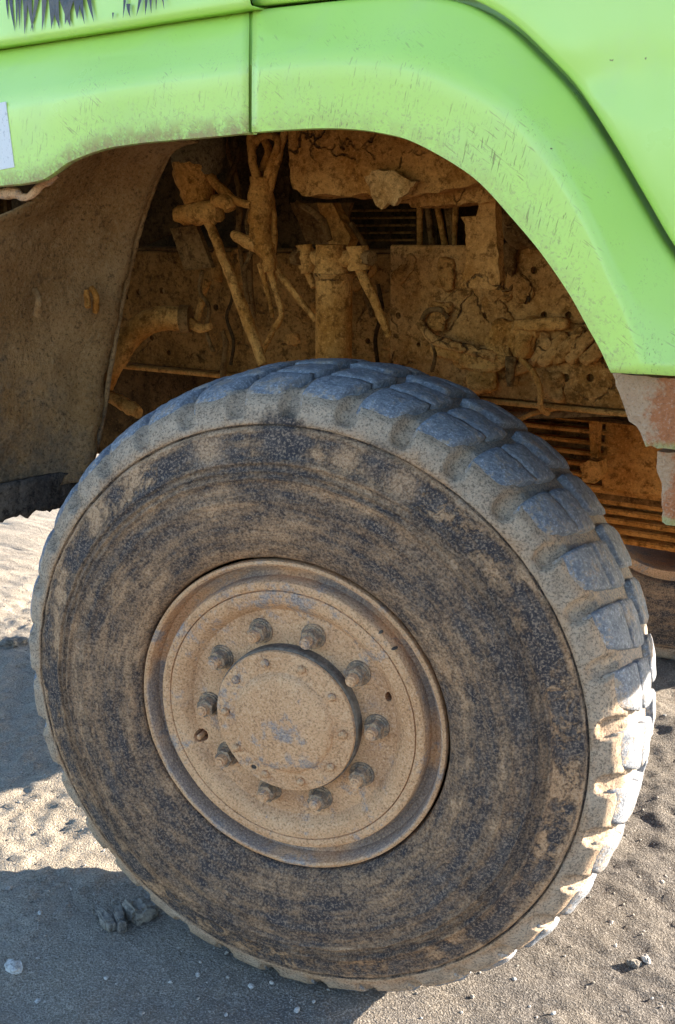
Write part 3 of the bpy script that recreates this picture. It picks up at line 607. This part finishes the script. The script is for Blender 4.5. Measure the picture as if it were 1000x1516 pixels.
tube('spring_shackle', [P(160, 586, Y=.34), P(185, 600, Y=.33), P(205, 610, Y=.32)], [.012, .016, .014], 'mud', truck, seg=10, lumpy=.006)

rz = random.Random(21)
for k, (Yd, rad, pts) in enumerate([(.44, .008, [(345, 190), (352, 230), (340, 262), (330, 285)]), (.46, .007, [(330, 190), (338, 226), (350, 262), (356, 312), (350, 352)]), (.42, .006, [(404, 330), (420, 352), (412, 384), (424, 410), (445, 455), (462, 470)]), (.41, .007, [(374, 300), (366, 330), (372, 372), (362, 402), (368, 450)]),
        (.43, .009, [(410, 300), (422, 330), (418, 360), (404, 380)]), (.45, .006, [(300, 400), (296, 430), (310, 455), (306, 490), (316, 520)]), (.47, .005, [(340, 410), (344, 440), (336, 470), (346, 505), (342, 540)]), (.45, .008, [(250, 440), (262, 452), (282, 448), (300, 430)]), (.44, .007, [(262, 330), (255, 350), (262, 392), (280, 420)]),
        (.50, .010, [(440, 300), (462, 312), (480, 330), (488, 356)]), (.48, .006, [(426, 290), (446, 330), (440, 352), (452, 372)]), (.58, .008, [(520, 330), (534, 352), (546, 380), (540, 420), (552, 470)]), (.60, .006, [(560, 420), (566, 460), (556, 500), (560, 540)])]):
    if k in (2, 4, 7, 8, 10): continue
    tube('hose', [P(x, y, Y=Yd) for x, y in pts], rad * .75, 'mudd' if k % 2 else 'shadek', truck, seg=10, lumpy=rad * .12, lsc=70, seed=40 + k)
for k in range(26):
    x = rz.uniform(190, 890); y = rz.uniform(385, 580)
    if y > 380 + (x - 880) * .9 + 560 or (x < 560 and y > 520): continue
    slab(P(x, y, Y=.612 if x > 585 else .634), (math.cos(k), 0, math.sin(k)), rz.uniform(.015, .04), rz.uniform(.012, .026), .006, 'mudc' if x > 585 else 'mudr', 100 + k, r2 if x > 585 else r1)
# ------------------------------------------------------------------ hoses and cables on the right
tube('air_hose', [P(622, 478, Y=.585), P(640, 500, Y=.575), P(672, 512, Y=.57), P(705, 520, Y=.575), P(735, 528, Y=.585)], .0105, 'mudc', truck, seg=12, lumpy=.002, n=8)
tube('air_hose', [P(622, 482, Y=.60), P(632, 462, Y=.59), P(652, 458, Y=.59), P(664, 470, Y=.60)], .006, 'mudd', truck, seg=8, lumpy=.002)
tube('cable', [P(640, 508, Y=.58), P(645, 525, Y=.58), P(640, 550, Y=.58)], .004, 'mudd', truck, seg=6)
tube('cable', [P(772, 532, Y=.58), P(788, 548, Y=.57), P(800, 575, Y=.57), P(801, 603, Y=.58), P(812, 612, Y=.6)], .006, 'mud', truck, seg=8)
tube('valve', [P(757, 528, Y=.58), P(756, 572, Y=.58)], [.012, .007], 'mudd', truck, seg=12, lumpy=.003)
for k, (x, d) in enumerate(((622, 0), (632, 8), (645, 14), (660, 10), (676, -4), (668, 4))):
    tube('wiring', [P(x, 296, Y=.70), P(x + d * .5, 325, Y=.69), P(x + d, 362, Y=.71)], .007, 'mudd' if k % 2 else 'mud', truck, seg=8)
for k, (x, y) in enumerate(((752, 318), (770, 330), (788, 345), (760, 345))):
    slab(P(x, y, Y=.56), (1, 0, -.5), .035, .018, .02, 'mudd', 70 + k, truck, 'mud_clump')
slab(P(752, 398, Y=.605), (0, 0, 1),   .045, .018, .01, 'mudd', 75, r2, 'mud_stain')
tube('tie_rod', [P(640, 620, Y=.66), P(800, 612, Y=.70), P(960, 607, Y=.74)], .011, 'grey', truck, seg=12, lumpy=.001)
tube('cable', [P(700, 612, Y=.64), P(760, 622, Y=.63), P(790, 612, Y=.63), P(826, 604, Y=.64)], .005, 'mud', truck, seg=8)
# finned sump
sm = box('oil_sump', tuple(P(880, 668, Y=1.12)), (.55, .26, .20), 'mudd', truck, bev=.012); sm['label'] = 'ribbed muddy sump'
c0 = P(880, 668, Y=.985)
for k in range(7): box('sump_fin', (c0.x - .09, .978, c0.z + .075 - k * .026), (.30, .030, .010), 'mud', sm, bev=.003)
box('sump_cover', tuple(P(950, 668, Y=.975)), (.17, .02, .20), 'mud', truck, bev=.006, lumpy=.004, lsc=20, cuts=5)
plate('drop_link', [(872, 622), (888, 622), (884, 690), (876, 690)], .93, .02, 'mud', truck, lumpy=.002)
plate('link_block', [(858, 690), (872, 682), (886, 684), (890, 704), (880, 716), (862, 714)], .90, .05, 'mud', truck, lumpy=.005, seed=6)
plate('skid_plate', [(820, 716), (1040, 714), (1040, 727), (820, 727)], 1.0, .25, 'mudd', truck, lumpy=.002)
for k in range(6):
    a = P(840, 736 + k * 14, Y=.99); b_ = P(1050, 733 + k * 14, Y=.99)
    lf = box('spring_leaf', ((a.x + b_.x) / 2 + .1, 1.03, (a.z + b_.z) / 2), (.85 - k * .05, .080, .0135), 'mud', truck, bev=.003)
# axle
box('transmission', (-1.05, 1.08, .36 + G), (1.3, .42, .42), 'shadek', truck, bev=.04, lumpy=.02, lsc=7, cuts=8)
box('added_sun_blocker', (1.0, .56, .57 + G), (.36, .90, .345), 'mudd', truck, bev=.01)  # unseen box added to keep the sun off the upper tread
tube('front_axle', [(-.02, .30, G - .01), (-.02, .6, G + .01), (-.02, 1.0, G + .02), (-.02, 1.18, G + .01), (-.06, 1.35, G - .03), (-.06, 1.55, G - .04), (-.02, 2.05, G - .02)], [.055, .055, .055, .06, .085, .09, .08], 'mud', truck, seg=18, lumpy=.006, lsc=20)
# outer shell of the cab and front bumper, out of frame
box("far_side_panel", (-.15, 2.36, 1.79), (2.95, .03, 1.10), 'green', truck, bev=.01)
box("cab_roof", (-.1, 1.18, 2.365), (2.9, 2.30, .03), 'green', truck, bev=.01)
box("bumper", (1.32, 1.18, .70 + G), (.16, 2.36, .30), 'grey', truck, bev=.02)
box("front_panel", (1.352, 1.18, 1.86), (.03, 2.30, .98), 'green', truck, bev=.01)

# ------------------------------------------------------------------ wheel
HA = (19.0, .192); HB = (201.5, .196)
PSI = 0.2294; N = 35; PH = R(6.8)
def wheel(parent, detail=True):
    prof = [(.2902, .020), (.2915, .006), (.2900, .000), (.2855, -.002), (.2815, .001), (.280, .010), (.275, .030), (.264, .036), (.2570, .030), (.2545, .010), (.2520, .0030), (.248, .0010), (.241, .0015), (.2372, .0030), (.2358, .0075), (.2344, .0030), (.226, .0020), (.216, .0035), (.209, .0075), (.202, .0150), (.197, .0200), (.190, .0205), (.175, .0195), (.150, .0185), (.125, .0185), (.0, .0185),
            ]
    rimb = [(0.001, .05), (.26, .06), (.268, .12), (.266, .30), (.262, .376), (.264, .386)]
    prof = prof[:-1] + [(.04, .0185), (.04, .05)] + rimb[1:] + [(.294, .388), (.2985, .384), (.2985, .376), (.282, .36), (.280, .30), (.282, .12), (.280, .03)]
    w = lathe('wheel', prof, 'rim', parent, seg=180, closed=True)
    bpy.context.view_layer.update()
    for v in w.data.vertices:
        rr = math.hypot(v.co.x, v.co.z)
        v.co.y += .0012 * noise.fractal(v.co * 18, 1, 2, 3)
    holes(w, [(Vector((HA[1] * math.cos(R(HA[0])), .03, HA[1] * math.sin(R(HA[0])))), .0095, .06, .65), (Vector((HB[1] * math.cos(R(HB[0])), .03, HB[1] * math.sin(R(HB[0])))), .0125, .06, 1.0)])
    for p_ in w.data.polygons: p_.use_smooth = True
    sharp(w, 32)
    return w
w = wheel(truck); w.location = Vector((0, 0, G)) - Vector(truck.location); w.rotation_euler = (0, 0, PSI); w['label'] = 'mud dusted steel wheel turned slightly outward'
def ch(name, V, F, mat, loc=(0, 0, 0), rot=(0, 0, 0), par=None):
    o = obj(name, V, F, mat, par or w, local=True); o.location = loc; o.rotation_euler = rot; return o
# tyre carcass: profile (radius, depth), scooped between the lugs on the shoulders
TP = [(.2935, .050), (.2945, .020), (.2955, .008), (.298, .000), (.302, -.006), (.320, -.014), (.350, -.022), (.385, -.026), (.400, -.0265), (.404, -.0290), (.408, -.0265), (.425, -.0255), (.436, -.0235), (.4385, -.0265), (.4415, -.0262), (.4435, -.0215), (.449, -.0205), (.4515, -.0235), (.4545, -.0185), (.462, -.0150), (.464, -.0180), (.468, -.0175), (.471, -.0115), (.485, -.0070), (.500, -.0015), (.510, .0022), (.514, .0022), (.517, .0038), (.5205, .0085), (.5225, .0150), (.5245, .0078), (.530, .0100), (.536, .0122), (.543, .0150), (.549, .0178), (.555, .0210), (.561, .0250), (.566, .0310), (.570, .0380), (.5735, .0460), (.578, .0580), (.583, .072), (.585, .100), (.587, .13), (.588, .17), (.589, .20)]
TW = .205
prof = TP + [(r_, 2 * TW - y) for r_, y in TP[::-1][1:]]
SEG = N * 22; V = []; F = []; n_ = len(prof)
def pit(th, r_, y):
    if r_ < .528 or r_ > .585: return 0
    a = ((th - PH) / (2 * math.pi / N) + .5) % 1 - .5; dx = a * 2 * math.pi / N * r_ / .0185
    yy = y if y < TW else 2 * TW - y
    dz = (r_ - .558) / .021
    if yy > .06: dz = 0; k = max(0, 1 - (yy - .06) / .05)
    else: k = 1
    q = dx * dx + dz * dz
    return k * (.019 * max(0, 1 - q) ** .38)
for i in range(SEG):
    th = 2 * math.pi * i / SEG
    for r_, y in prof:
        d = pit(th, r_, y); yy = y if y < TW else 2 * TW - y; sgn = 1 if y < TW else -1
        q = Vector((r_ * math.cos(th), y, r_ * math.sin(th)))
        nz = .0016 * noise.fractal(q * 22, 1, 2, 4)
        rr = r_ - d * .55 + nz; y2 = y + sgn * d * .8 - sgn * nz * .8
        V.append((rr * math.cos(th), y2, rr * math.sin(th)))
for i in range(SEG):
    j = (i + 1) % SEG
    for k in range(n_ - 1): F.append((i * n_ + k, i * n_ + k + 1, j * n_ + k + 1, j * n_ + k))
tyre = ch('tyre', V, F, 'side'); tyre['label'] = 'big worn off road tyre with dusty sidewall'
# tread lugs: four rows, every lug an object, meshes shared per row
def crown(y): 
    k = (y - TW) / (TW - .045); return .6035 - .0155 * k * k - .0105 * abs(k) ** 9
def lug(y0, y1, w0, w1, sl, seed, sk=(0, 0)):
    """grid lug between depths y0..y1, angular half widths w0/w1 (fraction of pitch), slant sl"""
    na, nb = 11, 9; V = []; F = []; top = {}; rnd = random.Random(seed)
    pitch = 2 * math.pi / N
    def pt(a, b_, drop, ins):
        u_, v_ = 2 * a - 1, 2 * b_ - 1; a = .5 + .5 * u_ * (1 - .08 * abs(v_) ** 5); b_ = .5 + .5 * v_ * (1 - .05 * abs(u_) ** 5)
        y = lerp(y0 + ins, y1 - ins, b_); hw = lerp(w0, w1, b_) * pitch; s = sl * (y - TW) * (1 if y < TW else 1)
        th = (a - .5) * 2 * (hw - ins / .59) + s + lerp(*sk, b_) * pitch
        if drop > .02 and (y < .052 or y > 2 * TW - .052): drop = .009
        rr = crown(max(.027, min(2 * TW - .027, y))) - drop
        rr += .0020 * noise.fractal(Vector((th * 26 + seed * 3, y * 40, seed)), 1, 2, 4)
        return (rr * math.cos(th), y, rr * math.sin(th))
    for i in range(na):
        for k in range(nb):
            a = i / (na - 1); b_ = k / (nb - 1); e = min(min(i, na - 1 - i), min(k, nb - 1 - k))
            V.append(pt(a, b_, .0032 if e == 0 else (.0006 if e == 1 else 0), .0 if e == 0 else 0))
    for i in range(na - 1):
        for k in range(nb - 1): F.append((i * nb + k, i * nb + k + 1, (i + 1) * nb + k + 1, (i + 1) * nb + k))
    ring = [(i, 0) for i in range(na)] + [(na - 1, k) for k in range(1, nb)] + [(i, nb - 1) for i in range(na - 2, -1, -1)] + [(0, k) for k in range(nb - 2, 0, -1)]
    b0 = len(V)
    for i, k in ring: V.append(pt(i / (na - 1), k / (nb - 1), .026, .0005))
    m_ = len(ring)
    for t in range(m_):
        i, k = ring[t]; i2, k2 = ring[(t + 1) % m_]; F.append((i * nb + k, i2 * nb + k2, b0 + (t + 1) % m_, b0 + t))
    me = bpy.data.meshes.new('tread_block'); me.from_pydata(V, [], F); me.materials.append(M['tread']); me.update()
    b = bmesh.new(); b.from_mesh(me); bmesh.ops.recalc_face_normals(b, faces=list(b.faces)); b.to_mesh(me); b.free()
    for p_ in me.polygons: p_.use_smooth = True
    return me
SL = -.55
rowsdef = [(.0290, .118, .305, .41, SL, 0, (0, 0)), (.1200, .192, .41, .39, SL, 0, (0, .04)), (.218, .2900, .39, .41, SL, .5, (-.04, 0)), (.292, .381, .41, .305, SL, .5, (0, 0))]
for ri, (y0, y1, w0, w1, sl, offp, sk) in enumerate(rowsdef):
    mes = [lug(y0, y1, w0, w1, sl, 10 * ri + s, sk) for s in range(5)]
    for k in range(N):
        o = bpy.data.objects.new('tread_block', mes[(k * 7 + ri + k // 5) % 5]); col.objects.link(o); o.parent = w
        th = PH + (k + .5 + offp) * 2 * math.pi / N
        o.rotation_euler = (0, -(th - SL * (.06 - TW) if ri < 2 else th - SL * (.35 - TW)), 0)
# hub cap, its bolts and the wheel nuts
hp = [(.128, .022), (.1295, -.004), (.1315, -.0055), (.1320, -.0115), (.1305, -.0140), (.126, -.0150), (.099, -.0152), (.0945, -.0160), (.0905, -.0215), (.087, -.0240), (.078, -.0258), (.050, -.0285), (.020, -.0295), (.0005, -.0297)]
V = []; F = []; sg_ = 96
for i in range(sg_):
    t = 2 * math.pi * i / sg_
    for r_, y in hp:
        q = Vector((r_ * math.cos(t), y, r_ * math.sin(t))); q.y += .0022 * noise.fractal(q * 28, 1, 2, 4); V.append(q)
for i in range(sg_):
    j = (i + 1) % sg_
    for k in range(len(hp) - 1): F.append((i * len(hp) + k, i * len(hp) + k + 1, j * len(hp) + k + 1, j * len(hp) + k))
V2 = []; F2 = []; hq = [(.1345, .022), (.1352, .004), (.1352, -.004), (.1338, -.0065), (.128, -.0065)]
for i in range(72):
    t = 2 * math.pi * i / 72
    for r_, y in hq: V2.append((r_ * math.cos(t), y, r_ * math.sin(t)))
for i in range(72):
    for k in range(4): F2.append((i * 5 + k, i * 5 + k + 1, ((i + 1) % 72) * 5 + k + 1, ((i + 1) % 72) * 5 + k))
ch('hub_flange', V2, F2, 'gasket')
hub = ch('hub_cap', V, F, 'rim', loc=(0, .0, 0)); sharp(hub, 38); hub['label'] = 'round flat hub cap dusted with tan mud'
def nutmesh():
    b = bmesh.new()
    def cyl(r1, r2, y0, y1, s, ph=0):
        bmesh.ops.create_cone(b, cap_ends=True, segments=s, radius1=r1, radius2=r2, depth=abs(y1 - y0), matrix=Matrix.Translation((0, (y0 + y1) / 2, 0)) @ Matrix.Rotation(math.pi / 2, 4, 'X') @ Matrix.Rotation(ph, 4, 'Z'))
    cyl(.0235, .0225, .004, -.003, 24); cyl(.0195, .0195, -.0028, -.006, 24); cyl(.0180, .0172, -.0058, -.0235, 6); return b
nb_ = nutmesh(); me = bpy.data.meshes.new('wheel_nut'); nb_.to_mesh(me); nb_.free(); me.materials.append(M['iron'])
b = bmesh.new(); bmesh.ops.create_cone(b, cap_ends=True, segments=16, radius1=.0105, radius2=.0095, depth=.016, matrix=Matrix.Translation((0, -.030, 0)) @ Matrix.Rotation(math.pi / 2, 4, 'X')); bmesh.ops.bevel(b, geom=[e for e in b.edges if all(v.co.y < -.03 for v in e.verts)], offset=.003, segments=2, affect='EDGES')
me_s = bpy.data.meshes.new('wheel_stud'); b.to_mesh(me_s); b.free(); me_s.materials.append(M['rim'])
rn = random.Random(5)
for k in range(10):
    a = 1.9141 - k * math.pi / 5; r_ = .1616
    o = bpy.data.objects.new('wheel_nut', me); col.objects.link(o); o.parent = w; o.location = (r_ * math.cos(a), .0185, r_ * math.sin(a)); o.rotation_euler = (0, rn.uniform(0, 3), 0)
    s = bpy.data.objects.new('wheel_stud', me_s); col.objects.link(s); s.parent = w; s.location = o.location; s.scale = (1, 1 + rn.uniform(-.05, .12), 1)
b = bmesh.new(); bmesh.ops.create_cone(b, cap_ends=True, segments=6, radius1=.0088, radius2=.0078, depth=.010, matrix=Matrix.Translation((0, -.004, 0)) @ Matrix.Rotation(math.pi / 2, 4, 'X')); bmesh.ops.bevel(b, geom=list(b.edges), offset=.002, segments=2, affect='EDGES')
me_b = bpy.data.meshes.new('cap_bolt'); b.to_mesh(me_b); b.free(); me_b.materials.append(M['rim'])
for p_ in me_b.polygons: p_.use_smooth = True
for k in range(10):
    a = R(106.5 - 36 * k); o = bpy.data.objects.new('cap_bolt', me_b); col.objects.link(o); o.parent = w; o.location = (.1125 * math.cos(a), -.0145, .1125 * math.sin(a)); o.rotation_euler = (0, rn.uniform(0, 3), 0)
a = R(238); tube_ = []
V = []; F = []
for i in range(18):
    t = 2 * math.pi * i / 18
    for j in range(6):
        q = 2 * math.pi * j / 6; rr = .0078 + .0026 * math.cos(q); V.append((rr * math.cos(t), .0026 * math.sin(q), rr * math.sin(t) * .8))
for i in range(18):
    for j in range(6): F.append((i * 6 + j, i * 6 + (j + 1) % 6, ((i + 1) % 18) * 6 + (j + 1) % 6, ((i + 1) % 18) * 6 + j))
ch('drain_ring', V, F, 'rim', loc=(.1135 * math.cos(a), -.0155, .1135 * math.sin(a)))
V = [(0, -.0008, 0)] + [(.0062 * math.cos(t * math.pi / 7), 0, .005 * math.sin(t * math.pi / 7)) for t in range(14)]
ch('drain_hole', V, [(0, i, i % 14 + 1) for i in range(1, 15)], 'dark', loc=(.1135 * math.cos(a), -.0155, .1135 * math.sin(a)))
# valve stem showing in the hand hole
tube_v = lathe('valve_stem', [(.0005, -.012), (.004, -.012), (.0052, -.010), (.0052, .03), (.0005, .03)], 'rim', w, seg=12)
tube_v.location = (HB[1] * math.cos(R(HB[0])) - .004, .024, HB[1] * math.sin(R(HB[0])) - .003)
# valve and crack marks on the lock ring
for aa, rr in ((47, .2522), (39, .2535)):
    t = R(aa); o = box('ring_gap', (0, 0, 0), (.011, .006, .0045), 'dark', w, bev=.001); o.location = (rr * math.cos(t), .0048, rr * math.sin(t)); o.rotation_euler = (0, -t + .25, 0)

# the wheel on the far side, a copy with all its parts
w2 = w.copy(); col.objects.link(w2); w2.parent = truck; w2.location = Vector((0, 2.35, G)) - Vector(truck.location); w2.rotation_euler = (0, 0, math.pi + .12); w2['label'] = 'shaded wheel on the far side of the truck'
for c_ in list(w.children):
    k = c_.copy(); col.objects.link(k); k.parent = w2

# ================================================================== stones, clods and pebbles
def rock(name, px, py, size, mat, label, cat, seed, flat=.6, group=None, sub=3, rough=.35):
    p_ = P(px, py, Z=0.0); p_.z = gz(p_.x, p_.y)
    b = bmesh.new(); bmesh.ops.create_icosphere(b, subdivisions=sub, radius=1)
    s = Vector((seed * 2.3, seed * 1.1, seed * .7)); rz = random.Random(seed).uniform(0, 3)
    for v in b.verts:
        n_ = noise.fractal(v.co * 1.3 + s, 1, 2, 3); c_ = noise.cell(v.co * 1.6 + s); v.co *= (1 + rough * n_ + .12 * c_)
        v.co = Vector((v.co.x * size[0], v.co.y * size[1], v.co.z * size[2]))
        v.co = Matrix.Rotation(rz, 3, 'Z') @ v.co + p_ + Vector((0, 0, size[2] * .35))
    o = frombm(name, b, mat, None, smooth=False); o['label'] = label; o['category'] = cat
    if group: o['group'] = group
    return o
rock('stone', 20, 1432, (.022, .014, .010), 'stone', 'pale angular stone in the shadow, largest stone beside the broken clods', 'stone', 2)
rock('mud_clod', 940, 1417, (.015, .011, .010), 'clod', 'dark round clod of earth next to a pale chip', 'clod', 4)
rock('stone', 957, 1412, (.012, .008, .008), 'stone', 'pale chip leaning on a dark clod', 'stone', 6)
rock('mud_clod', 18, 958, (.045, .03, .022), 'clod', 'dark lump on the sunlit sand behind the tyre', 'clod', 8)
for i, (x, y, s) in enumerate(((293, 1442, 7), (253, 1452, 6), (372, 1457, 8), (402, 1452, 6), (440, 1494, 8), (292, 1476, 6), (60, 1358, 7), (100, 1342, 6), (157, 1450, 6), (14, 1322, 9), (465, 1482, 5), (905, 1358, 8), (762, 1442, 6), (886, 1130, 8), (985, 1062, 9), (912, 1395, 6), (820, 1495, 7), (700, 1470, 6), (140, 1250, 6), (30, 1190, 8), (55, 1475, 7), (210, 1500, 7), (335, 1500, 5), (980, 1300, 8))):
    rock('pebble', x, y, (s * .00085, s * .0007, s * .0005), 'stone' if i % 2 == 0 else 'pebble', 'small pebble lying loose on the dry dirt', 'pebble', 20 + i, group='loose pebbles on the dirt', sub=2)
# broken clods with tyre-print ridges beside the tyre
def clod(name, pa, pb, wid, hgt, ridges, label, seed):
    a = P(*pa, Z=0.005); b_ = P(*pb, Z=0.005); d = (b_ - a); L = d.length; d.normalize(); s_ = Vector((0, 0, 1)).cross(d)
    b = bmesh.new(); bmesh.ops.create_cube(b, size=1); bmesh.ops.bevel(b, geom=list(b.edges), offset=.14, segments=2, affect='EDGES'); bmesh.ops.subdivide_edges(b, edges=list(b.edges), cuts=5, use_grid_fill=True)
    for v in b.verts:
        x, y, z = v.co; zz = z * hgt * (1 + (.25 * math.sin(x * ridges * 6.283) if ridges else 0)); v.co = (a + b_) / 2 + d * (x * L) + s_ * (y * wid) + Vector((0, 0, zz + hgt * .35))
    lump(b, .008, 30, seed); o = frombm(name, b, 'clod', None, smooth=False); o['label'] = label; o['category'] = 'clod'; return o
clod('mud_clod', (140, 1350), (166, 1378), .018, .022, 0, 'finger shaped dried clod lying beside the ridged clod at the tyre', 3)
clod('mud_clod', (172, 1345), (182, 1378), .016, .026, 0, 'thin upright slab of dried mud leaning against the ridged clod', 7)
clod('mud_clod', (190, 1362), (224, 1348), .055, .034, 2, 'blocky ridged clod of dried mud against the tyre', 5)
# gravel nobody could count
rg = random.Random(11); V = []; F = []
ico = bmesh.new(); bmesh.ops.create_icosphere(ico, subdivisions=1, radius=1); iv = [v.co.copy() for v in ico.verts]; ifc = [[v.index for v in f.verts] for f in ico.faces]; ico.free()
for i in range(11000):
    x = rg.uniform(-2.4, 1.3); y = rg.uniform(-.55, 2.6); s = .0010 + .0034 * rg.random() ** 5; z = gz(x, y); m_ = Matrix.Rotation(rg.uniform(0, 6), 3, 'Z'); b0 = len(V)
    if x > .2: s *= .8
    for v in iv:
        q = m_ @ Vector((v.x * s * 1.25, v.y * s, v.z * s * .7)) * (1 + rg.uniform(-.18, .18)); V.append((q.x + x, q.y + y, q.z + z + s * .25))
    F += [[b0 + k for k in f] for f in ifc]
gv = obj('gravel', V, F, 'pebble', local=True, smooth=False); gv['kind'] = 'stuff'; gv['label'] = 'fine gravel grit scattered over the dirt'; gv['category'] = 'gravel'
